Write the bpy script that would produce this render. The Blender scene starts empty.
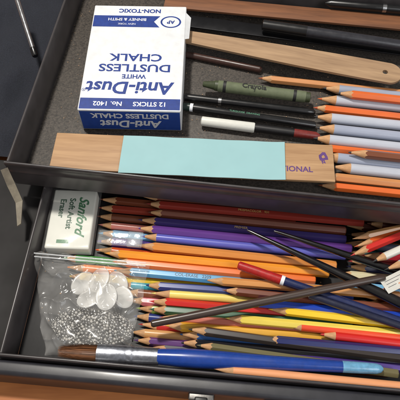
import bpy, bmesh, math, random
from mathutils import Vector, Matrix, noise
random.seed(7)
S=0.001
sc=bpy.context.scene
COL=sc.collection
TH=math.radians(30); D=500.0; F=555.0; T=Vector((0,0,30))
FW=Vector((0,math.sin(TH),-math.cos(TH))); UP=Vector((0,math.cos(TH),math.sin(TH)))
CAM=T-FW*D
def L(u,v,z):
    # survey: sight line of the photograph met with the level surface at height z (mm)
    d=Vector(((u-200)/F,0,0))+UP*((200-v)/F)+FW
    return CAM+d*((z-CAM.z)/d.z)
def lin(c):
    return tuple(((x/255)/12.92 if x<=10 else (((x/255)+.055)/1.055)**2.4) for x in c)
# ---------------------------------------------------------------- materials
MC={}
def M(name,rgb,rough=.4,metal=0,coat=0,ns=300,amt=.15,bump=.05,rgb2=None,stretch=(1,1,1),det=4,wear=0):
    key=(name,tuple(rgb),rough,metal,rgb2)
    if key in MC: return MC[key]
    m=bpy.data.materials.new(name); m.use_nodes=True
    nt=m.node_tree; b=nt.nodes['Principled BSDF']
    c=lin(rgb); c2=lin(rgb2) if rgb2 else tuple(x*(1-amt*2) for x in c)
    tc=nt.nodes.new('ShaderNodeTexCoord'); mp=nt.nodes.new('ShaderNodeMapping')
    mp.inputs['Scale'].default_value=stretch
    n=nt.nodes.new('ShaderNodeTexNoise'); n.inputs['Scale'].default_value=ns; n.inputs['Detail'].default_value=det
    n.inputs['Roughness'].default_value=.65
    r=nt.nodes.new('ShaderNodeValToRGB'); r.color_ramp.elements[0].position=.3; r.color_ramp.elements[1].position=.68
    r.color_ramp.elements[0].color=(*c2,1); r.color_ramp.elements[1].color=(*c,1)
    nt.links.new(tc.outputs['Object'],mp.inputs['Vector']); nt.links.new(mp.outputs[0],n.inputs['Vector'])
    nt.links.new(n.outputs['Fac'],r.inputs[0]); colout=r.outputs[0]
    if wear:
        wn=nt.nodes.new('ShaderNodeTexNoise'); wn.inputs['Scale'].default_value=420; wn.inputs['Detail'].default_value=7; wn.inputs['Roughness'].default_value=.75
        oi=nt.nodes.new('ShaderNodeObjectInfo'); ad=nt.nodes.new('ShaderNodeVectorMath'); ad.operation='ADD'
        mu=nt.nodes.new('ShaderNodeMath'); mu.operation='MULTIPLY'; mu.inputs[1].default_value=9
        nt.links.new(oi.outputs['Random'],mu.inputs[0]); nt.links.new(tc.outputs['Object'],ad.inputs[0]); nt.links.new(mu.outputs[0],ad.inputs[1])
        nt.links.new(ad.outputs[0],wn.inputs['Vector'])
        wr=nt.nodes.new('ShaderNodeValToRGB'); wr.color_ramp.elements[0].position=.665; wr.color_ramp.elements[1].position=.69
        mx=nt.nodes.new('ShaderNodeMixRGB'); mx.inputs[2].default_value=(*lin((170,134,100)),1)
        mm=nt.nodes.new('ShaderNodeMath'); mm.operation='MULTIPLY'; mm.inputs[1].default_value=wear
        nt.links.new(wn.outputs['Fac'],wr.inputs[0]); nt.links.new(wr.outputs[0],mm.inputs[0]); nt.links.new(mm.outputs[0],mx.inputs[0])
        nt.links.new(colout,mx.inputs[1]); colout=mx.outputs[0]
    nt.links.new(colout,b.inputs['Base Color'])
    mr=nt.nodes.new('ShaderNodeMapRange'); mr.inputs['To Min'].default_value=max(.05,rough-.12); mr.inputs['To Max'].default_value=min(1,rough+.15)
    n2=nt.nodes.new('ShaderNodeTexNoise'); n2.inputs['Scale'].default_value=ns*.4; n2.inputs['Detail'].default_value=6
    nt.links.new(mp.outputs[0],n2.inputs['Vector'])
    nt.links.new(n2.outputs['Fac'],mr.inputs['Value']); nt.links.new(mr.outputs[0],b.inputs['Roughness'])
    b.inputs['Metallic'].default_value=metal; b.inputs['Coat Weight'].default_value=coat
    b.inputs['Coat Roughness'].default_value=.15
    if bump:
        bp=nt.nodes.new('ShaderNodeBump'); bp.inputs['Strength'].default_value=bump*4; bp.inputs['Distance'].default_value=.0003
        nt.links.new(n.outputs['Fac'],bp.inputs['Height']); nt.links.new(bp.outputs[0],b.inputs['Normal'])
    MC[key]=m; return m
def sat(c,f):
    g=sum(c)/3; return tuple(max(4,min(255,g+(x-g)*f)) for x in c)
def paint(rgb,rough=.34): return M('painted_barrel',sat(rgb,1.12),rough,0,.25,160,.05,.012,stretch=(.3,1,1),wear=.45)
WOOD=M('cedar_wood',(206,158,112),.7,ns=500,amt=.18,stretch=(.15,1,1),bump=.1)
def tmat(name,tint,amount,rough=.12,diff=(.9,.9,.9),gain=.55,base=.05,bstr=.2):
    m=bpy.data.materials.new(name); m.use_nodes=True; nt=m.node_tree
    for n in list(nt.nodes): nt.nodes.remove(n)
    o=nt.nodes.new('ShaderNodeOutputMaterial'); tr=nt.nodes.new('ShaderNodeBsdfTransparent'); tr.inputs[0].default_value=(*tint,1)
    gl=nt.nodes.new('ShaderNodeBsdfGlossy'); gl.inputs['Roughness'].default_value=rough
    df2=nt.nodes.new('ShaderNodeBsdfDiffuse'); df2.inputs[0].default_value=(*diff,1)
    lw=nt.nodes.new('ShaderNodeLayerWeight'); pw=nt.nodes.new('ShaderNodeMath'); pw.operation='POWER'; pw.inputs[1].default_value=3.5
    mu=nt.nodes.new('ShaderNodeMath'); mu.operation='MULTIPLY_ADD'; mu.inputs[1].default_value=gain; mu.inputs[2].default_value=base
    mx=nt.nodes.new('ShaderNodeMixShader'); mx2=nt.nodes.new('ShaderNodeMixShader')
    nz=nt.nodes.new('ShaderNodeTexNoise'); nz.inputs['Scale'].default_value=160; tc=nt.nodes.new('ShaderNodeTexCoord')
    bp=nt.nodes.new('ShaderNodeBump'); bp.inputs['Strength'].default_value=bstr; bp.inputs['Distance'].default_value=.001
    nt.links.new(tc.outputs['Object'],nz.inputs['Vector']); nt.links.new(nz.outputs['Fac'],bp.inputs['Height'])
    nt.links.new(bp.outputs[0],gl.inputs['Normal'])
    nt.links.new(lw.outputs['Facing'],pw.inputs[0]); nt.links.new(pw.outputs[0],mu.inputs[0])
    hz=nt.nodes.new('ShaderNodeTexNoise'); hz.inputs['Scale'].default_value=45; hz.inputs['Detail'].default_value=5
    hm=nt.nodes.new('ShaderNodeMapRange'); hm.inputs['From Min'].default_value=.3; hm.inputs['From Max'].default_value=.7
    hm.inputs['To Min'].default_value=amount*.5; hm.inputs['To Max'].default_value=amount*1.5
    nt.links.new(tc.outputs['Object'],hz.inputs['Vector']); nt.links.new(hz.outputs['Fac'],hm.inputs['Value']); nt.links.new(hm.outputs[0],mx.inputs[0])
    nt.links.new(tr.outputs[0],mx.inputs[1]); nt.links.new(df2.outputs[0],mx.inputs[2])
    nt.links.new(mu.outputs[0],mx2.inputs[0]); nt.links.new(mx.outputs[0],mx2.inputs[1]); nt.links.new(gl.outputs[0],mx2.inputs[2])
    nt.links.new(mx2.outputs[0],o.inputs['Surface']); return m
# ---------------------------------------------------------------- builders
def mesh(name,vs,fs,mat,smooth=True,parent=None,mat_local=None):
    me=bpy.data.meshes.new(name); me.from_pydata([tuple(Vector(v)*S) for v in vs],[],fs); me.update()
    bm=bmesh.new(); bm.from_mesh(me); bmesh.ops.recalc_face_normals(bm,faces=bm.faces); bm.to_mesh(me); bm.free()
    me.materials.append(mat)
    for p in me.polygons: p.use_smooth=smooth
    o=bpy.data.objects.new(name,me); COL.objects.link(o)
    if parent: o.parent=parent
    if mat_local is not None: o.matrix_local=mat_local
    return o
def sharp(o,ang=35):
    me=o.data; bm=bmesh.new(); bm.from_mesh(me)
    for e in bm.edges:
        if len(e.link_faces)==2: e.smooth = e.calc_face_angle(0)<math.radians(ang)
    bm.to_mesh(me); bm.free(); return o
def root(name,label,cat,mat,group=None):
    o=bpy.data.objects.new(name,None); o.empty_display_size=.01; COL.objects.link(o)
    o.matrix_world=mat; tag(o,label,cat,group); return o
def tag(o,label,cat,group=None):
    o['label']=label; o['category']=cat
    if group: o['group']=group
def frame(p,x,zup=Vector((0,0,1)),roll=0):
    X=x.normalized(); Y=zup.cross(X).normalized(); Z=X.cross(Y)
    m=Matrix((X,Y,Z)).transposed().to_4x4(); m.translation=p*S
    return m@Matrix.Rotation(roll,4,'X')
def lathe(name,prof,mat,parent,segs=28,sy=1,sz=1,caps=True):
    vs=[];fs=[]
    for x,r in prof:
        for i in range(segs):
            a=2*math.pi*i/segs; vs.append((x,r*math.cos(a)*sy,r*math.sin(a)*sz))
    n=len(prof)
    for k in range(n-1):
        for i in range(segs):
            j=(i+1)%segs; fs.append((k*segs+i,k*segs+j,(k+1)*segs+j,(k+1)*segs+i))
    if caps: fs.append(tuple(range(segs))); fs.append(tuple(range((n-1)*segs,n*segs)))
    return sharp(mesh(name,vs,fs,mat,True,parent))
def box(name,x0,x1,y0,y1,z0,z1,mat,parent=None,bev=.6,segs=3):
    bm=bmesh.new(); bmesh.ops.create_cube(bm,size=1)
    for v in bm.verts:
        v.co=Vector(((x0+x1)/2+v.co.x*(x1-x0),(y0+y1)/2+v.co.y*(y1-y0),(z0+z1)/2+v.co.z*(z1-z0)))*S
    if bev: bmesh.ops.bevel(bm,geom=bm.edges[:],offset=bev*S,segments=segs,affect='EDGES',profile=.5)
    me=bpy.data.meshes.new(name); bm.to_mesh(me); bm.free(); me.materials.append(mat)
    for p in me.polygons: p.use_smooth=True
    o=bpy.data.objects.new(name,me); COL.objects.link(o)
    if parent: o.parent=parent
    return sharp(o,40)
def text(s,size,mat,parent,loc,rot=0,name='lettering',shear=0,bold=0,align='CENTER',sx=1,rx=None):
    cu=bpy.data.curves.new('t','FONT'); cu.body=s; cu.size=size*S; cu.align_x=align; cu.align_y='CENTER'; cu.shear=shear
    cu.offset=bold*S; cu.resolution_u=3
    to=bpy.data.objects.new('t',cu); COL.objects.link(to)
    dg=bpy.context.evaluated_depsgraph_get(); me=bpy.data.meshes.new_from_object(to.evaluated_get(dg))
    bpy.data.objects.remove(to); me.name=name; me.materials.clear(); me.materials.append(mat)
    o=bpy.data.objects.new(name,me); COL.objects.link(o); o.parent=parent
    m=Matrix.Translation(Vector(loc)*S)
    if rx is not None: m=m@rx
    o.matrix_local=m@Matrix.Rotation(rot,4,'Z')@Matrix.Diagonal((sx,1,1,1)); return o
PG='pencils and pens filling the open trays'
def pencil(cn,p1,p2,body,lead=None,where='lower',r=None,hexa=None,k=None,txt=None,tcol=(225,215,190),flip=False,rub=False,kind='colored_pencil',lab=None,tpos=.5,ts=3.2):
    p1=Vector(p1);p2=Vector(p2);ln=(p2-p1).length
    if r is None: r=random.choice([3.7,3.8,3.9,4.0])
    if hexa is None: hexa=bool(txt) or random.random()<.68
    if k is None: k=random.uniform(.21,.3)
    lab=lab or f"{cn} {'hexagonal' if hexa else 'round'} pencil lying in the {'crowded lower' if where=='lower' else 'upper'} tray"
    R=root(kind,lab,'pencil',frame(p1,p2-p1,roll=0 if txt else random.choice([0,.2,.35,.5,-.3])),PG)
    lead=lead or body
    N=36
    def rh(a):
        if not hexa: return r*.96
        d=(math.degrees(a)-60)%60-30
        return min(r*.92/math.cos(math.radians(d)),r*1.035)
    blunt=random.random()
    xl=3.6+random.random()*1.6 ; x0=blunt*blunt*2.4
    vs=[];fs=[]
    A=[2*math.pi*i/N for i in range(N)]
    def st(a): return rh(a)/k
    rings=[[(xl,a,k*xl) for a in A],[(st(a),a,rh(a)) for a in A]]
    for rg in rings:
        for x,a,q in rg: vs.append((x,q*math.cos(a),q*math.sin(a)))
    for i in range(N): fs.append((i,(i+1)%N,N+(i+1)%N,N+i))
    mesh('sharpened_wood',vs,fs,WOOD,True,R)
    lathe('lead',[(x0,k*x0*.6+.2),(x0+.6,k*(x0+.6)),(xl+.02,k*xl+.01)],M('pencil_lead',lead,.5,ns=900),R,18)
    tail=ln-(13 if rub else 0)
    vs=[];fs=[]
    prof=[None,tail-.8,tail]
    for kx,x in enumerate(prof):
        for a in A:
            q=rh(a); xx=st(a) if x is None else x
            if kx==2: q-=.7
            vs.append((xx,q*math.cos(a),q*math.sin(a)))
    for kx in range(2):
        for i in range(N): fs.append((kx*N+i,kx*N+(i+1)%N,(kx+1)*N+(i+1)%N,(kx+1)*N+i))
    fs.append(tuple(range(2*N,3*N)))
    sharp(mesh('barrel',vs,fs,paint(body),True,R),14)
    if not rub and random.random()<.55:
        lathe('core_end',[(tail-.5,r*.55),(tail+.08,r*.55)],WOOD if random.random()<.5 else M('core',lead,.5),R,18)
    if rub:
        lathe('ferrule',[(tail-.5,r*1.0),(tail,r*1.07),(tail+2,r*1.07),(tail+2.5,r),(tail+4,r),(tail+4.5,r*1.07),(tail+7,r*1.07)],M('brass',(200,170,110),.3,1),R)
        lathe('eraser',[(tail+6,r*.95),(tail+12,r*.95),(tail+13,r*.75)],M('rubber',(205,120,110),.8),R)
    if txt: text(txt,ts,M('foil_print',tcol,.4,bump=0),R,(22+(ln-44)*tpos,0,r*.92+.12),math.pi if flip else 0)
    return R
def rod(kind,cat,lab,p1,p2,parts,group=None,roll=0,fit=None):
    p1=Vector(p1);p2=Vector(p2); ln=(p2-p1).length
    R=root(kind,lab,cat,frame(p1,p2-p1,roll=roll),group)
    f=ln/fit if fit else 1
    for nm,pr,mt,*sq in parts: lathe(nm,[(x*f,r) for x,r in pr],mt,R,32,*(sq or []))
    return R,ln

# ---------------------------------------------------------------- world, light, camera
w=bpy.data.worlds.new('World'); sc.world=w; w.use_nodes=True
w.node_tree.nodes['Background'].inputs[0].default_value=(1.0,.96,.92,1); w.node_tree.nodes['Background'].inputs[1].default_value=.27
def area(name,loc,tgt,size,e,col):
    l=bpy.data.lights.new(name,'AREA'); l.size=size; l.energy=e; l.color=col
    o=bpy.data.objects.new(name,l); COL.objects.link(o); o.location=loc
    o.rotation_euler=(Vector(tgt)-Vector(loc)).to_track_quat('-Z','Y').to_euler(); return o
area('ceiling_lamp',(-.32,.36,1.4),(0,0,0),.13,22,(1,.95,.87))
area('front_fill',(.8,-.75,1.0),(0,0,0),.7,8,(.95,.97,1))  # soft fill added at front right to brighten faces turned forward
cd=bpy.data.cameras.new('Camera'); cam=bpy.data.objects.new('Camera',cd); COL.objects.link(cam); sc.camera=cam
cam.location=CAM*S; cam.rotation_euler=(TH,0,0); cd.sensor_width=36; cd.lens=F/400*36; cd.clip_start=.01; cd.clip_end=20
sc.view_settings.view_transform='Standard'

# ---------------------------------------------------------------- table
TW=M('table_wood',(206,132,74),.45,ns=60,rgb2=(160,94,48),stretch=(.12,1,1),bump=.06,coat=.15)
t=box('table',-600,600,-500,700,-30,-6,TW,None,2); t['kind']='structure'; t['label']='orange-brown wooden table top under the open case'; t['category']='table'
# ---------------------------------------------------------------- trays
PL=M('smoky_plastic',(66,62,63),.34,ns=45,amt=.2,bump=.03,coat=.12)
PLI=M('tray_floor_plastic',(84,77,70),.55,ns=520,rgb2=(30,28,27),bump=.08,det=8)
PLD=M('dark_plastic',(22,21,23),.45,ns=200,bump=.03)
PLC=M('case_plastic',(42,42,48),.38,ns=60,amt=.2,bump=.04,coat=.1)
PLS=M('case_side_plastic',(24,21,21),.75,ns=60,amt=.2,bump=.05)
def tray(lab,u,v,zr,zf,ang,W,Dp,floor):
    H=zr-zf
    p=L(u,v,zr); a=math.radians(ang)
    R=root('storage_tray',lab,'tray',Matrix.Translation(p*S)@Matrix.Rotation(-a,4,'Z'),'trays of the open case')
    prof=[(1.3,-4),(1.3,-.8),(1.7,-.2),(2.4,.1),(3.2,-.1),(3.7,-.8),(5.2,-H),(3.0,-H-2),(2.2,-H+3),(1.9,-14.5),(1.2,-14),(1.1,-12.8),(1.7,-12.2),(1.6,-4.5)]
    def wall(nm,length,mat):
        vs=[];fs=[];n=len(prof)
        for x in (0,length):
            for (y,z) in prof: vs.append((x,y,z))
        for i in range(n): fs.append((i,(i+1)%n,n+(i+1)%n,n+i))
        fs.append(tuple(range(n))); fs.append(tuple(range(n,2*n)))
        o=mesh(nm,vs,fs,PL,True,R); sharp(o,50); o.matrix_local=mat; return o
    wall('front_wall',W,Matrix())
    wall('back_wall',W,Matrix.Translation((W*S,Dp*S,0))@Matrix.Rotation(math.pi,4,'Z'))
    wall('side_wall',Dp-7.6,Matrix.Translation((0,(Dp-3.8)*S,-.0003))@Matrix.Rotation(-math.pi/2,4,'Z'))
    wall('side_wall',Dp-7.6,Matrix.Translation((W*S,3.8*S,-.0003))@Matrix.Rotation(math.pi/2,4,'Z'))
    box('floor',5.3,W-5.3,5.3,Dp-5.3,-H-2,-H,floor,R,.3)
    return R
LOW=tray('dark smoky plastic lower tray crowded with pencils and brushes',-4,357,32,0,5,520,240,PLD)
UPT=tray('dark smoky plastic upper tray holding a chalk box and ruler',3,164,72,38,7,520,262,PLI)
CS=root('storage_case','dark grey-blue plastic case shell holding the lower tray','case',LOW.matrix_world.copy())
box('front_ledge',-70,520,-12,.6,-37,-5,PLC,CS,4,6)
box('side_ledge',-70,-.2,.9,190,-37,-14,PLS,CS,3,5)
for xx in (150,208,330):
    o=box('latch',xx,xx+20,-17,-9.5,-24,-9.0,M('latch_metal',(120,118,116),.4,1,ns=500),CS,1.4)
    o2=box('latch_catch',xx+5,xx+15,-19.5,-14,-22,-8,PLD,o,1.2)
# ---------------------------------------------------------------- chalk box
CB=M('card_white',(220,222,224),.55,ns=110,amt=.07,bump=.05)
BLU=M('print_blue',(24,56,136),.45,ns=250,amt=.16,bump=.02)
WHT=M('print_white',(226,228,232),.5,bump=0,amt=.03)
zt=68.5
A_=L(77,109.5,zt);B_=L(181,111.5,zt);Cm=L(125,5.5,zt)
ex=(B_-A_).normalized(); ey=Vector((-ex.y,ex.x,0)); Wd=(B_-A_).length; Dd=(Cm-(A_+B_)/2).dot(ey); H=29
m=Matrix((ex,ey,Vector((0,0,1)))).transposed().to_4x4(); o0=(A_+B_)/2-Vector((0,0,H)); m.translation=o0*S
CH=root('chalk_box','white and blue cardboard chalk box in the upper tray','box',m)
cart=box('carton',-Wd/2,Wd/2,0,Dd,0,H,CB,CH,1.1)
def sheet(nm,pts,mat,parent): return mesh(nm,pts,[tuple(range(len(pts)))],mat,False,parent)
zz=H+.12
sheet('blue_band',[(-Wd/2+1.2,1.2,zz),(Wd/2-1.2,1.2,zz),(Wd/2-1.2,14,zz),(-Wd/2+1.2,14,zz)],BLU,CH)
text('12 STICKS     No. 1402',7,WHT,CH,(0,7.7,zz+.12),math.pi,bold=.14)
text('Anti-Dust',20.5,BLU,CH,(-1.5,27.5,zz),math.pi,shear=.12,bold=.5,sx=.98)
text('®',5,BLU,CH,(-Wd/2+2.8,24,zz),math.pi)
text('WHITE',7.2,BLU,CH,(1,41,zz),math.pi,bold=.2)
text('DUSTLESS',13,BLU,CH,(1,52,zz),math.pi,bold=.28,sx=1.2)
text('CHALK',13,BLU,CH,(1,65.5,zz),math.pi,bold=.28,sx=1.2)
yb=Dd-31
sheet('blue_band',[(-Wd/2+1.2,yb,zz),(Wd/2-26,yb,zz),(Wd/2-32,yb+8,zz),(Wd/2-26,yb+16,zz),(-Wd/2+1.2,yb+16,zz)],BLU,CH)
text('BINNEY & SMITH',5.2,WHT,CH,(-12,yb+10.8,zz+.12),math.pi,bold=.08)
text('NEW YORK',3.4,WHT,CH,(-12,yb+4.4,zz+.12),math.pi)
def ring(nm,cx,cy,r0,r1,z,mat,parent,n=40,sy=1,jit=0):
    vs=[];fs=[]
    for i in range(n):
        a=2*math.pi*i/n; j1=1+random.uniform(-jit,jit)
        vs+= [(cx+r0*math.cos(a)*j1,cy+r0*math.sin(a)*sy*j1,z),(cx+r1*math.cos(a)*j1,cy+r1*math.sin(a)*sy*j1,z)]
    for i in range(n):
        j=(i+1)%n; fs.append((2*i,2*i+1,2*j+1,2*j))
    return mesh(nm,vs,fs,mat,False,parent)
ring('emblem',Wd/2-15,yb+8,8.6,10.4,zz,BLU,CH,sy=.8)
text('AP',6.5,BLU,CH,(Wd/2-15,yb+8,zz),math.pi,bold=.2)
text('NON-TOXIC',7.4,BLU,CH,(0,Dd-7.5,zz),math.pi,bold=.25)
RX=Matrix.Rotation(math.pi/2,4,'X')
BLF=M('print_blue_lightened',(36,74,160),.45,ns=250,amt=.1,bump=.02)  # copy of the print blue, lightened in colour so the front face looks brighter lit
sheet('blue_panel',[(-Wd/2+1.2,-.12,1.3),(Wd/2-1.2,-.12,1.3),(Wd/2-1.2,-.12,H-1.8),(-Wd/2+1.2,-.12,H-1.8)],BLF,CH)
text('DUSTLESS CHALK',9,WHT,CH,(0,-.24,H-7.5),math.pi,bold=.3,rx=RX)
text('Anti-Dust',14,WHT,CH,(0,-.24,H-19),math.pi,bold=.4,shear=.15,rx=RX)
mesh('flap',[(Wd/2-.5,Dd-46,H-.5),(Wd/2+4,Dd-42,H-3.5),(Wd/2+5,Dd-12,H-4),(Wd/2-.5,Dd-8,H-.5)],[(0,1,2,3)],CB,False,CH)
# ---------------------------------------------------------------- big ruler with turquoise paper
RW=M('ruler_wood',(180,144,106),.55,ns=160,rgb2=(150,114,80),stretch=(.08,1,1),bump=.06)
def strip(kind,lab,cat,a,b,w,th,mat,pname,bev=.5):
    a=Vector(a);b=Vector(b); R=root(kind,lab,cat,frame(a,b-a)); ln=(b-a).length
    box(pname,0,ln,-w/2,w/2,-th,0,mat,R,bev); return R,ln
zr=60
a=L(53,150,zr); b=L(334,163,zr)
wid=(L(53,132.5,zr)-L(53,168,zr)).length
RU,ln=strip('wooden_ruler','wide tan wooden ruler lying across the upper tray','ruler',a,b,wid,3.2,RW,'wooden_strip')
PUR=M('purple_ink',(92,56,120),.6,bump=0)
text('NATIONAL',7.6,PUR,RU,(ln-38,-wid/2+11,.12),0,bold=.15)
ring('emblem',ln-9,wid*.16,1.4,3.9,.12,PUR,RU,11,1.1,.3)
text('N',4,PUR,RU,(ln-9,wid*.16-6,.12),.3,bold=.2)
TQ=M('turquoise_card',(142,182,186),.65,ns=30,amt=.03,bump=.03)
a2=L(121,153.5,zr+1.2); b2=L(285,161,zr+1.2)
TQR=root('paper_strip','pale turquoise card strip lying on the wooden ruler','paper',frame(a2,b2-a2))
w2=wid*1.03; ln2=(b2-a2).length
vs=[];fs=[];nx=40;ny=8
for j in range(ny+1):
    for i in range(nx+1):
        x=ln2*i/nx; y=-w2/2+w2*j/ny
        vs.append((x,y,.25*math.sin(i*.5+j*.6)+.5*(max(0,(i-34)/6))**2*2))
for j in range(ny):
    for i in range(nx): q=j*(nx+1)+i; fs.append((q,q+1,q+nx+2,q+nx+1))
n0=len(vs); vs+=[(x,y,z-.5) for x,y,z in vs]
fs+=[tuple(n0+q for q in f) for f in fs]
o=mesh('card_sheet',vs,fs,TQ,True,TQR)
# ---------------------------------------------------------------- back of upper tray
TAN=M('slat_wood',(168,138,106),.65,ns=140,rgb2=(134,106,80),stretch=(.1,1,1),bump=.1)
BLK=M('black_plastic',(18,18,20),.3,ns=250,bump=.02,coat=.25)
SIL=M('silver_metal',(190,190,192),.25,1,ns=600)
R,l_=strip('wooden_ruler','brown wooden ruler lying along the back of the upper tray','ruler',L(165,0,52),L(440,26,52),20,3,M('ruler_brown_wood',(128,82,52),.6,ns=140,rgb2=(92,58,38),stretch=(.1,1,1)),'wooden_strip')
R,l_=strip('metal_ruler','black flat steel ruler behind the wooden stick','ruler',L(176,19,50),L(440,54,50),17,1.6,M('black_steel',(24,24,27),.35,.5,ns=200),'blade',.3)
def slat():
    a=L(170,33,56); b=L(402,75,58); ln=(b-a).length; w=26; th=2.6; e0=7
    R=root('wooden_stick','tan wooden stick with rounded end and a small hole','wooden stick',frame(a,b-a))
    bm=bmesh.new(); pts=[(0,-e0),(0,e0)]
    n=24
    for i in range(13): t=i/12; pts.append((ln*.85*t+0,e0+ (w/2-e0)*math.sin(t*math.pi/2)))
    for i in range(1,n): a_=math.pi/2-math.pi*i/n; pts.append((ln-w/2+math.cos(a_)*w/2,math.sin(a_)*w/2))
    for i in range(13): t=1-i/12; pts.append((ln*.85*t,-e0-(w/2-e0)*math.sin(t*math.pi/2)))
    out=[]
    for p in pts:
        if not out or (Vector(p)-Vector(out[-1])).length>.3: out.append(p)
    if (Vector(out[0])-Vector(out[-1])).length<.3: out.pop()
    vs=[bm.verts.new((x*S,y*S,0)) for x,y in out]
    hc=(ln-w/2-3,0); hv=[bm.verts.new(((hc[0]+2.6*math.cos(2*math.pi*i/20))*S,(hc[1]+2.6*math.sin(2*math.pi*i/20))*S,0)) for i in range(20)]
    ed=[bm.edges.new((vs[i],vs[(i+1)%len(vs)])) for i in range(len(vs))]+[bm.edges.new((hv[i],hv[(i+1)%20])) for i in range(20)]
    bmesh.ops.triangle_fill(bm,use_beauty=True,edges=ed,normal=(0,0,1))
    ex=bmesh.ops.extrude_face_region(bm,geom=bm.faces[:])
    for g in ex['geom']:
        if isinstance(g,bmesh.types.BMVert): g.co.z-=th*S
    bmesh.ops.recalc_face_normals(bm,faces=bm.faces)
    me=bpy.data.meshes.new('wooden_strip'); bm.to_mesh(me); bm.free(); me.materials.append(TAN)
    o=bpy.data.objects.new('wooden_strip',me); COL.objects.link(o); o.parent=R
slat()
rod('marker_pen','pen','thick black marker lying behind the wooden stick',L(262,25,58),L(430,50,58),
  [('cap',[(0,4),(1,5.6),(46,6)],BLK),('barrel',[(46,5.7),(150,5.6),(152,5)],M('grey_plastic',(44,44,50),.35))],PG)
rod('pen','pen','dark red-brown pen lying beside the chalk box',L(184,54,42),L(262,70,42),
  [('barrel',[(0,2),(3,3.4),(80,3.6),(82,2)],M('brown_plastic',(64,42,36),.35))],PG)
rod('pen','pen','black ballpoint pen lying on the back ruler',L(325,3,57),L(460,15,57),
  [('barrel',[(0,1),(6,4),(60,4.4)],BLK),('band',[(60,4.6),(64,4.6)],SIL),('cap',[(64,4.5),(130,4.3)],BLK)],PG)
# crayon
CRG=M('crayon_wrapper',(98,106,80),.7,ns=200,amt=.12); CRW=M('crayon_wax',(64,72,48),.45,ns=300)
R,ln=rod('crayon','crayon','dark olive green wax crayon with paper wrapper in the upper tray',L(203,84,50),L(321,99,50),
  [('wax_tip',[(0,2.2),(.6,2.7),(11,4.2),(12,5.0),(16,5.1)],CRW),('wrapper',[(15,5.5),(100,5.5)],CRG),('wax_end',[(100,5.0),(104,4.9),(104.5,4.3)],CRW)],None)
BI=M('black_ink',(24,24,24),.6,bump=0)
text('Crayola',7.4,BI,R,(50,0,5.75),0,bold=.2)
for x0 in (20,88): lathe('printed_ring',[(x0,5.56),(x0+3,5.56)],BI,R,32,caps=False)
R,ln=rod('pen','pen','slim black drawing pen with silver ring',L(184,97,43),L(328,114,43),
  [('barrel',[(0,2.6),(1,3.7),(34,3.8)],BLK),('band',[(34,4),(37,4)],SIL),('barrel_end',[(37,3.8),(120,3.8),(126,3.0),(128,1.2)],BLK)],PG)
GRN=M('dark_green_plastic',(34,52,46),.35)
R,ln=rod('pen','pen','black and dark green drawing pen with white end ring',L(181,106,43),L(326,127,43),
  [('end_plug',[(0,2.8),(.8,3.6),(9,3.8)],GRN),('band',[(9,4.0),(12,4.0)],WHT),('barrel',[(12,3.8),(128,3.8),(130,3)],BLK)],PG)
text('TURQUOISE  DRAWING',2.7,M('green_ink',(100,160,130),.5,bump=0),R,(62,0,3.9),0)
rod('pen','pen','white capped pen with grey and red barrel beside the ruler',L(201,121,45),L(326,137,45),
  [('cap',[(0,3),(1,4.6),(50,4.9),(51,4.4)],M('white_plastic',(214,214,206),.35,amt=.04)),('barrel',[(51,3.9),(88,3.9)],PLD),('grip',[(88,4.0),(108,3.6),(112,1.6)],M('maroon_plastic',(120,40,36),.4))],PG)
LV=(156,162,178); GR=(134,140,152); LG=(182,186,196); OR=(206,104,50); TN=(190,134,88); BR=(112,66,44)
names={LV:'blue-silver',GR:'silver-grey',LG:'silver-white',OR:'orange',TN:'tan',BR:'brown'}
up=[(258,78,TN,(150,80,40),3.9),(322,88,LV,(40,40,44),5.0),(317,98.5,LG,(196,96,44),5.0),(313,107.5,OR,(180,80,40),3.7),(313,116.5,LG,(40,40,44),5.1),
    (315,127.5,LV,(40,40,44),5.1),(312,138,LG,(40,40,44),5.1),(316,147,OR,(60,40,30),3.7),(318,156,LV,(30,30,30),5.0),(330,166.5,LG,(60,60,60),5.0),(322,176,TN,(30,30,30),3.9),(318,185,OR,(120,60,30),3.9)]
for i,(u,v,c,ld,r_) in enumerate(up):
    z=44 if v<90 else 45.5
    p1=L(u,v,z); sl=.108+random.uniform(-.003,.003)
    p2=L(u+205,v+205*sl,z)
    pencil(names[c],p1,p2,c,ld,'upper',kind='pencil' if c in(LV,GR,LG) else 'colored_pencil',r=r_,hexa=r_<4,k=random.uniform(.26,.32))
for (u,v,c,z) in [(336,93,OR,54),(346,152,BR,54.5)]:
    pencil(names[c],L(u,v,z),L(u+190,v+21,z),c,(40,40,44),'upper',kind='pencil',r=4.0)

# ---------------------------------------------------------------- lower tray
def lp(cn,u,v,z,u2,v2,z2,c,lead=None,**k): return pencil(cn,L(u,v,z),L(u2,v2,z2),c,lead,'lower',**k)
bot=[('brown',98,199,(106,58,40)),('dark red-brown',97,207.5,(130,54,42)),('chocolate brown',99,216,(104,60,42)),('dusty pink',95,224.5,(190,120,110)),
('sky blue',93,233,(120,170,205)),('violet',92,241,(96,66,140)),('red-orange',90,249.5,(214,92,44)),('green',62,258,(70,130,70)),('orange',60,267,(226,130,50)),
('yellow',70,276,(222,190,70)),('turquoise',118,284,(60,150,165)),('brown',124,292,(120,70,44)),('pink',128,300,(204,120,130)),('lime green',132,308,(150,170,80)),
('dark blue',128,316,(36,50,110)),('red',134,324,(176,44,40)),('tan',130,332,(196,150,100)),('purple',136,340,(90,50,110)),('grey',150,348,(120,120,124)),('brown',190,356,(110,70,50))]
for cn,u,v,c in bot: lp(cn,u+random.uniform(-4,5),v,4,u+198,v+198*random.uniform(.084,.1),4,c)
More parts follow.
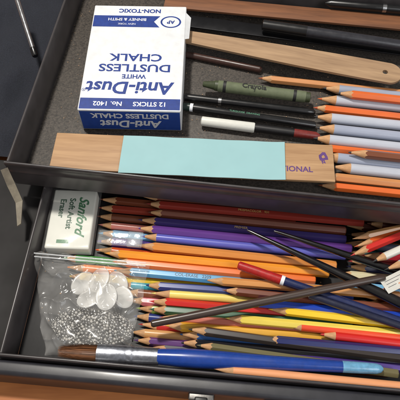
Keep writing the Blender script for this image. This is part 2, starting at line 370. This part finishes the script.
bot2=[('brown',335,217,(110,60,42)),('dark brown',335,225,(84,50,40)),('black',338,234,(30,30,32)),('ochre',335,243,(196,140,60)),('teal',338,252,(40,110,120)),('red',340,261,(170,50,44)),('white',345,270,(210,206,196)),
('navy',352,279,(36,42,90)),('green',345,287,(50,110,60)),('orange',348,295,(216,120,50)),('brown',350,303,(100,60,40)),('blue',352,311,(50,90,170)),('yellow',354,319,(220,180,60)),('maroon',356,327,(110,30,36)),('grey',358,335,(130,130,134)),('dark green',360,343,(34,70,50)),('violet',362,351,(90,70,140)),('brown',388,360,(100,60,40)),('blue',394,369,(50,90,170))]
for cn,u,v,c in bot2: lp(cn,u+8,v,4,u+205,v+18,4,c)
top=[('reddish brown',139,196,345,212,(112,58,42),None),('maroon',147,203.5,358,222,(132,50,42),'PRISMACOLOR   931'),('brown',145,212,350,231,(104,60,46),None),
('indigo',133,219.5,352,240,(58,48,100),'PREMIER'),('purple',132,228,356,248,(96,60,130),None),('periwinkle',135,236,350,256,(92,94,172),None),
('ochre orange',132,245,340,265,(204,136,70),None),('golden orange',104,253,330,274,(224,150,58),None),('orange',108,261.5,318,281,(214,110,48),None)]
for cn,u,v,u2,v2,c,t_ in top: lp(cn,u+random.uniform(-3,5),v,11.4,u2+random.uniform(-8,10),v2+random.uniform(-.8,.8),11.4,c,txt=t_,tcol=(214,180,110))
lp('light blue',112,270,11.4,320,289,11.4,(100,160,198),txt='COL-ERASE   2209',tcol=(24,30,60),tpos=.36,ts=4,r=3.8)
top2=[('dark navy',146,285,356,300,(30,52,116),'PRISMACOLOR   901'),('cream yellow',150,293,352,308,(224,206,118),None),('red',150,301,350,317,(190,42,38),None),('dark green',150,309,348,326,(40,84,58),None),
('rose brown',152,317,356,334,(176,102,86),None),('gold',162,325.5,384,342,(210,160,58),None),('steel blue',170,334,400,351,(56,92,146),'VERITHIN'),('black',178,342.5,405,360,(30,30,34),None),('violet',190,350.5,412,369,(80,60,130),None)]
for cn,u,v,u2,v2,c,t_ in top2: lp(cn,u+random.uniform(-5,8),v,11.4,u2+random.uniform(-8,10),v2+random.uniform(-.8,.8),11.4,c,txt=t_,tcol=(216,216,220))
mid=[('black',362,214,560,238,(30,28,32)),('dark brown',366,223,560,250,(96,56,42)),('tan',366,232,556,246,(196,150,100)),('grey-blue',362,244,540,268,(110,124,150)),('crimson',360,255,540,270,(160,36,50)),
('navy',346,266,520,286,(36,42,90)),('cream',336,274,520,290,(224,214,180)),('light blue',334,284,520,304,(120,170,205)),('brown',368,296,545,308,(112,66,44)),('orange',366,305,545,324,(214,112,52)),('blue',364,316,550,334,(44,84,170))]
for cn,u,v,u2,v2,c in mid: lp(cn,u,v,11.6,u2,v2,11.6,c)
lp('yellow',268,309,19,428,328,19,(228,190,50),r=3.7)
lp('blue',244,302,19,440,320,19,(34,66,160),(30,50,120),r=3.6)
lp('red-orange',284,325,19,450,343,19,(208,76,42),r=3.6)
lp('dark grey',187,329,19,420,361,19,(48,42,40),(30,30,32),kind='pencil',r=3.7,txt='DRAWING',tcol=(150,142,128),ts=2.8)
lp('cream yellow',225,318,19,410,335,19,(222,200,96),r=3.6)
lp('olive',196,345,19,398,374,19,(104,98,70),r=3.6)
lp('tan',205,280,19,400,296,19,(196,140,84),r=3.6)
lp('dark brown',222,290,19,410,310,19,(110,62,44),r=3.6)
lp('red',318,334,20,480,353,20,(186,38,36),r=3.5)
lp('navy',262,339,20,440,355,20,(34,40,88),r=3.6)
lp('peach',214,369,25,425,389,25,(216,154,112),lab='peach coloured pencil lying along the front rim of the tray')
for cn,u,v,z,u2,v2,c in [('red',350,256,27,470,206,(184,44,38)),('orange',354,247,24,470,212,(206,98,50)),('tan',352,239,24,470,214,(196,150,104)),('white',372,262,30,480,214,(214,212,204)),('light grey',384,270,31,480,236,(186,186,188)),('pink',380,290,31,480,262,(214,160,150))]:
    lp(cn,u,v,z,u2,v2,z+4,c,(30,30,30) if cn in('white','light grey') else None,r=3.5)
BLG=M('black_lacquer',(16,14,16),.25,ns=250,bump=.01,coat=.5)
rod('paintbrush','paintbrush','slim black lacquered paintbrush handle crossing the pencils',L(247,230,29),L(430,317,30),
  [('handle',[(0,.7),(4,1.4),(60,3.0),(120,4.2),(150,4.4)],BLG),('ferrule',[(150,4.1),(175,3.4)],SIL),('bristles',[(175,3.3),(192,2.6),(200,.4)],M('bristle',(60,40,30),.8,stretch=(.1,1,1)))],None)
rod('paintbrush','paintbrush','thin glossy black paintbrush handle above the coloured pencils',L(274,231,24),L(432,283,24),
  [('handle',[(0,.7),(5,1.5),(50,2.8),(110,3.6)],BLG),('ferrule',[(110,3.3),(135,2.8)],SIL),('bristles',[(135,2.7),(150,.4)],M('bristle',(60,40,30),.8,stretch=(.1,1,1)))],None)
rod('paintbrush','paintbrush','long dark brown wooden brush handle lying diagonally over the pencils',L(151,324,27),L(385,277,36),
  [('handle',[(0,2.0),(1.5,3.0),(60,3.5),(150,3.4),(205,3.0),(211.5,2.6),(213,1.8)],M('dark_brown_lacquer',(62,46,38),.38,ns=200,coat=.2,stretch=(.1,1,1)))],None,fit=213)
rod('pen','pen','red capped pen with navy blue barrel crossing the pencils',L(238,265,26),L(425,330,26),
  [('cap',[(0,2.4),(1,3.6),(14,3.9),(38,4.1)],M('red_plastic',(176,32,30),.35,coat=.3)),('band',[(38,4.2),(41,4.2)],WHT),('barrel',[(41,3.7),(150,3.6),(165,3.0)],M('navy_plastic',(30,40,84),.35,coat=.3))],PG)
rod('pen','pen','slim navy and white pen near the dark brush handle',L(300,292,28),L(430,336,28),
  [('tip',[(0,.5),(8,2.0)],SIL),('barrel',[(8,3.2),(110,3.3)],M('navy_plastic',(26,30,56),.35,coat=.3)),('cap',[(110,3.8),(150,3.7)],WHT)],PG)
a=L(384,287,35); b=L(430,264,35)
R,l_=strip('paper_card','small white card with faint printed lines on the pencils','paper',a,b,13,.4,M('card_paper',(200,198,190),.6,ns=120,amt=.08),'card_sheet',.1)
for i in range(3):
    sheet('printed_line',[(3,3-i*2.6,.1),(19-i*4,3-i*2.6,.1),(19-i*4,3.4-i*2.6,.1),(3,3.4-i*2.6,.1)],M('grey_print',(90,90,94),.6,bump=0),R)
# ---- big blue brush
p1=L(58,351,24);p2=L(383,369,26)
BB=M('blue_lacquer',(22,62,146),.28,ns=200,amt=.1,bump=.02,coat=.4,wear=.2)
ln=(p2-p1).length; s_=ln/292.0
def sc_(l): return [(x*s_,r) for x,r in l]
R,_=rod('paintbrush','paintbrush','large flat paintbrush with blue handle and brown bristles along the rim',p1,p2,
 [('ferrule',sc_([(36,7.1),(40,7.2),(62,7.1),(63,6.8),(65,7.1),(68,7.0),(69,6.7),(71,7.0),(92,6.4)]),M('nickel',(170,174,184),.3,1,ns=500),1.05,.8),
  ('handle',sc_([(91,6.0),(98,6.4),(112,7.2),(126,7.4),(150,6.8),(190,5.6),(235,4.8),(256,4.5)]),BB),
  ('handle_tip',sc_([(256,4.55),(272,4.4),(286,4.0),(290,3.0),(292,1.2)]),M('light_blue_lacquer',(104,162,198),.3,coat=.4))])
vs=[];fs=[]
for i in range(800):
    a_=random.uniform(0,6.283);q_=math.sqrt(random.random())
    y0=q_*6.4*math.cos(a_);z0=q_*4.6*math.sin(a_); spread=random.uniform(.75,1.12); x1=random.uniform(0,9)
    b0=Vector((40,y0,z0)); b1=Vector((20,y0*1.0,z0*.95)); b2=Vector((x1,y0*spread*.85+random.uniform(-.5,.5),z0*.6+random.uniform(-.3,.3)))
    wv=Vector((0,.16*math.cos(a_+1.57),.16*math.sin(a_+1.57)+.05)); n=len(vs)
    vs+=[b0-wv,b0+wv,b1-wv,b1+wv,b2-wv*.4,b2+wv*.4]; fs+=[(n,n+1,n+3,n+2),(n+2,n+3,n+5,n+4)]
mesh('bristles',vs,fs,M('brown_bristle',(140,90,54),.5,ns=900,rgb2=(74,44,26),stretch=(.04,1,1),bump=0),False,R)
# ---- eraser in sleeve
a=L(52,186,16);b=L(101,191,16);c=L(90,252,16);d=L(42,248,16)
lnE=((c-b).length+(d-a).length)/2; wE=((b-a).length+(c-d).length)/2
R=root('eraser','white artist eraser in a clear wrapper with green script printing','eraser',frame((a+b)/2,(c+d)/2-(a+b)/2))
box('rubber_block',1.5,lnE-1.5,-wE/2+2.5,wE/2-2.5,-14,0,M('eraser_rubber',(216,216,208),.6,ns=30,amt=.04,bump=.01),R,1.6,4)
SLV=tmat('sleeve_film',(.98,.98,.97),.06,.2,(.9,.9,.88),.35,.015,.08)
vs=[];fs=[];nx=26;ny=30
for j in range(ny+1):
    for i in range(nx+1):
        x=-2+(lnE+4)*i/nx; y=(-wE/2-1)+(wE+2)*j/ny
        e=min(x+2,lnE+2-x,y+wE/2+1,wE/2+1-y)
        z=.9+abs(noise.noise(Vector((x*.05,y*.03,5))))*1.3-(max(0,3-e)**1.6)
        vs.append((x,y,z))
for j in range(ny):
    for i in range(nx): q=j*(nx+1)+i; fs.append((q,q+1,q+nx+2,q+nx+1))
mesh('wrapper',vs,fs,SLV,True,R)
GI=M('green_ink_dark',(20,80,50),.5,bump=0)
LGN=M('green_print',(36,112,68),.5,bump=0)
text('Sanford',12.5,LGN,R,(lnE*.44,wE*.2,.15),0,bold=.3,shear=.45)
text('Soft Artist',7.6,GI,R,(lnE*.42,-1.5,.15),0,bold=.2)
text('Eraser',7.6,GI,R,(lnE*.34,-10,.15),0,bold=.2)
sheet('green_mark',[(lnE-10,-10,.15),(lnE-6.5,-10,.15),(lnE-6.5,1,.15),(lnE-10,1,.15)],LGN,R)
# ---- clear plastic case
CL=tmat('clear_plastic',(.93,.95,.95),.10,.12,(.9,.9,.9),.4,.04)
R=root('plastic_case','small clear plastic lead case beside the eraser','plastic case',frame(L(98,236,20),L(150,240,20)-L(98,236,20)))
box('case_body',0,38,-7,7,-3,0,CL,R,1.2); box('case_lid',26,40,-7.4,7.4,-3.3,.4,CL,R,1.2)
# ---- bag
BAG=tmat('bag_film',(.98,.98,.97),.11,.2,(.88,.87,.85),.5,.03,.1)
cr=[L(33,251,20),L(150,262,20),L(130,352,16),L(46,357,14)]
ctr=sum(cr,Vector())/4
R=root('plastic_bag','clear crumpled zip bag holding whitish pieces and silver beads','plastic bag',Matrix.Translation(Vector((ctr.x,ctr.y,0))*S))
def q(s,t): return (cr[0]*(1-s)+cr[1]*s)*(1-t)+(cr[3]*(1-s)+cr[2]*s)*t
nx,ny=90,90; vs=[];fs=[]
for j in range(ny+1):
    for i in range(nx+1):
        s=i/nx;t_=j/ny; p=q(s,t_)-Vector((ctr.x,ctr.y,0))
        e=min(s,1-s,t_,1-t_); puff=min(1,e*5)**.6
        n1=noise.noise(Vector((p.x*.04,p.y*.04,3)))
        rdg=(1-abs(noise.noise(Vector((p.x*.05+p.y*.03,p.y*.045,7)))))**9
        rd2=(1-abs(noise.noise(Vector((p.x*.10-p.y*.05,p.y*.07+p.x*.03,21)))))**10
        z=17+puff*(6+5*n1)+rdg*3.0+rd2*1.4
        p.x+=2.2*noise.noise(Vector((0,t_*6,s)))*(1 if s in(0,1) else .6); p.y+=2*noise.noise(Vector((s*6,0,5)))
        vs.append((p.x,p.y,z))
for j in range(ny):
    for i in range(nx):
        a_=j*(nx+1)+i; fs.append((a_,a_+1,a_+nx+2,a_+nx+1))
mesh('bag_film',vs,fs,BAG,True,R)
ZM=tmat('zip_plastic',(.9,.93,.95),.4)
for off in (0.05,0.085):
    a_=q(.02,off)-Vector((ctr.x,ctr.y,0)); b_=q(.98,off)-Vector((ctr.x,ctr.y,0)); a_.z=26;b_.z=26
    o=lathe('zip_strip',[(0,.6),((b_-a_).length,.6)],ZM,R,10); o.matrix_local=frame(a_,b_-a_)
DW=tmat('milky_plastic',(.95,.95,.94),.6,.2,(.82,.81,.79),.3,.04,.05)
def blob(u,v,rr,z,tl,el,rz):
    vs=[];fs=[];n=40
    lay=[(.0,.9),(.8,.9),(.95,.8),(1.0,.45),(.95,.1)]
    for f_,h_ in lay:
        for i in range(n):
            a_=2*math.pi*i/n; r_=rr*f_*(1+.08*math.cos(a_))
            vs.append((r_*math.cos(a_)*el,r_*math.sin(a_),h_))
    for k_ in range(len(lay)-1):
        for i in range(n):
            j=(i+1)%n; fs.append((k_*n+i,k_*n+j,(k_+1)*n+j,(k_+1)*n+i))
    o=mesh('plastic_piece',vs,fs,DW,True)
    o.matrix_world=Matrix.Translation(L(u,v,z)*S)@Matrix.Rotation(rz,4,'Z')@Matrix.Rotation(tl,4,'X')
    tag(o,'thin translucent whitish oval piece inside the clear bag','plastic piece','whitish pieces in the clear bag')
for b_ in [(82,284,8.5,12,.2,1.35,.9),(99,281,8.5,13.5,-.15,1.4,1.3),(118,284,8.5,12,.2,1.35,1.9),(88,299,8.5,15.5,-.2,1.25,.5),(106,298,9,17,.15,1.35,1.5),(124,298,8,14,-.2,1.3,2.2)]: blob(*b_)
# beads: 299 individual beads on top of a fine silvery mass
bm=bmesh.new(); bmesh.ops.create_uvsphere(bm,u_segments=12,v_segments=8,radius=1.25*S); bme=bpy.data.meshes.new('bead'); bm.to_mesh(bme); bm.free()
for p in bme.polygons: p.use_smooth=True
bme.materials.append(M('silver_bead',(196,194,190),.28,.8,ns=500))
bme2=bme.copy(); bme2.materials.clear(); bme2.materials.append(M('pearl_bead',(200,196,190),.3,0,ns=500,coat=.4))
bme3=bme.copy(); bme3.materials.clear(); bme3.materials.append(M('grey_bead',(130,128,128),.3,.6,ns=500))
def mound(u,v):
    du=(u-93)/40; dv=(v-328-(u-93)*.05)/20; return du*du+dv*dv
pts=[];tries=0
while len(pts)<299 and tries<60000:
    tries+=1
    a_=random.uniform(0,6.283); q_=math.sqrt(random.random())
    u=93+38*q_*math.cos(a_); v=328+18*q_*math.sin(a_)+(u-93)*.05
    z=7+(1-q_*q_)*4+random.uniform(-.4,.6)
    p=L(u,v,z)
    if all((p-x).length>2.3 for x in pts): pts.append(p)
for p in pts:
    o=bpy.data.objects.new('bead',random.choice([bme,bme,bme2,bme3])); COL.objects.link(o); o.location=p*S
    tag(o,'tiny shiny silver bead heaped in the clear bag','bead','beads heaped in the clear bag')
vs=[];fs=[]
for i in range(2600):
    a_=random.uniform(0,6.283); q_=math.sqrt(random.random())
    u=93+41*q_*math.cos(a_); v=328+20*q_*math.sin(a_)+(u-93)*.05
    p=L(u,v,4.2+(1-q_*q_)*5+random.uniform(-1.5,.8)); r_=random.uniform(.5,.95); n=len(vs)
    vs+=[p+Vector((r_,0,0)),p+Vector((-r_,0,0)),p+Vector((0,r_,0)),p+Vector((0,-r_,0)),p+Vector((0,0,r_)),p+Vector((0,0,-r_))]
    for (x,y,z) in [(0,2,4),(2,1,4),(1,3,4),(3,0,4),(2,0,5),(1,2,5),(3,1,5),(0,3,5)]: fs.append((n+x,n+y,n+z))
o=mesh('glitter',vs,fs,M('silver_glitter',(186,184,180),.3,.7,ns=500,bump=0),True); o['kind']='stuff'; o['label']='fine silvery glitter heaped beneath the beads in the bag'; o['category']='glitter'
# ---- hinge arm between the trays
BG=M('beige_plastic',(128,120,104),.5,ns=80,rgb2=(92,84,74))
pa=[L(4,170,66),L(11,186,54),L(19,203,44),L(19,226,38)]
vs=[];fs=[]
for i,p in enumerate(pa):
    wv=[3,3.4,3,1.6][i]; vs+=[p+Vector((-wv,0,0)),p+Vector((wv,2,1)),p+Vector((wv,2,-.5)),p+Vector((-wv,0,-1.5))]
for i in range(3):
    for k_ in range(4): fs.append((i*4+k_,i*4+(k_+1)%4,i*4+4+(k_+1)%4,i*4+4+k_))
fs+=[(0,1,2,3),(12,13,14,15)]
o=mesh('hinge_arm',vs,fs,BG,False); tag(o,'beige plastic hinge arm joining the two trays','hinge arm')
rod('metal_rod','metal rod','shiny steel rod standing beside the upper tray',L(14,-10,60),L(36,58,40),[('shaft',[(0,2.6),(75,2.6)],SIL),('end_cap',[(75,3.2),(84,3.2),(85,2.6)],BLK)])
CLO=M('denim',(38,42,54),.9,ns=1500,rgb2=(14,16,24),bump=.3)
vs=[];fs=[];nx=70;ny=80
for j in range(ny+1):
    for i in range(nx+1):
        x=-330+i*3.6; y=-40+j*5.5
        z=4+16*abs(noise.noise(Vector((x*.012,y*.014,2))))+7*noise.noise(Vector((x*.05,y*.03,4)))
        vs.append((x,y,max(z,-5)))
for j in range(ny):
    for i in range(nx): a_=j*(nx+1)+i; fs.append((a_,a_+1,a_+nx+2,a_+nx+1))
o=mesh('cloth',vs,fs,CLO); tag(o,'dark blue denim cloth crumpled beside the case','cloth')
bm=bmesh.new(); bm.from_mesh(o.data)
li=LOW.matrix_world.inverted()
dl=[f for f in bm.faces if (li@f.calc_center_median()).x>-.074 and (li@f.calc_center_median()).y<.2]
bmesh.ops.delete(bm,geom=dl,context='FACES'); bm.to_mesh(o.data); bm.free()
# ---- shavings / crumbs
vs=[];fs=[]
def chip(p,s):
    n=len(vs); a_=random.uniform(0,6.28)
    for k_ in range(4):
        t_=a_+k_*1.57; vs.append(p+Vector((math.cos(t_)*s*random.uniform(.4,1.2),math.sin(t_)*s*random.uniform(.4,1.2),random.uniform(0,s*.5))))
    fs.append((n,n+1,n+2,n+3))
for i in range(700):
    chip(L(random.uniform(60,330),random.uniform(10,180),38.3),random.uniform(.2,.8))
for i in range(200):
    chip(L(random.uniform(40,400),random.uniform(200,360),.4),random.uniform(.3,1.1))
o=mesh('pencil_shavings',vs,fs,M('crumbs',(170,140,110),.8),False); o['kind']='stuff'; o['label']='tiny pencil shavings and crumbs scattered on the tray floors'; o['category']='shavings'
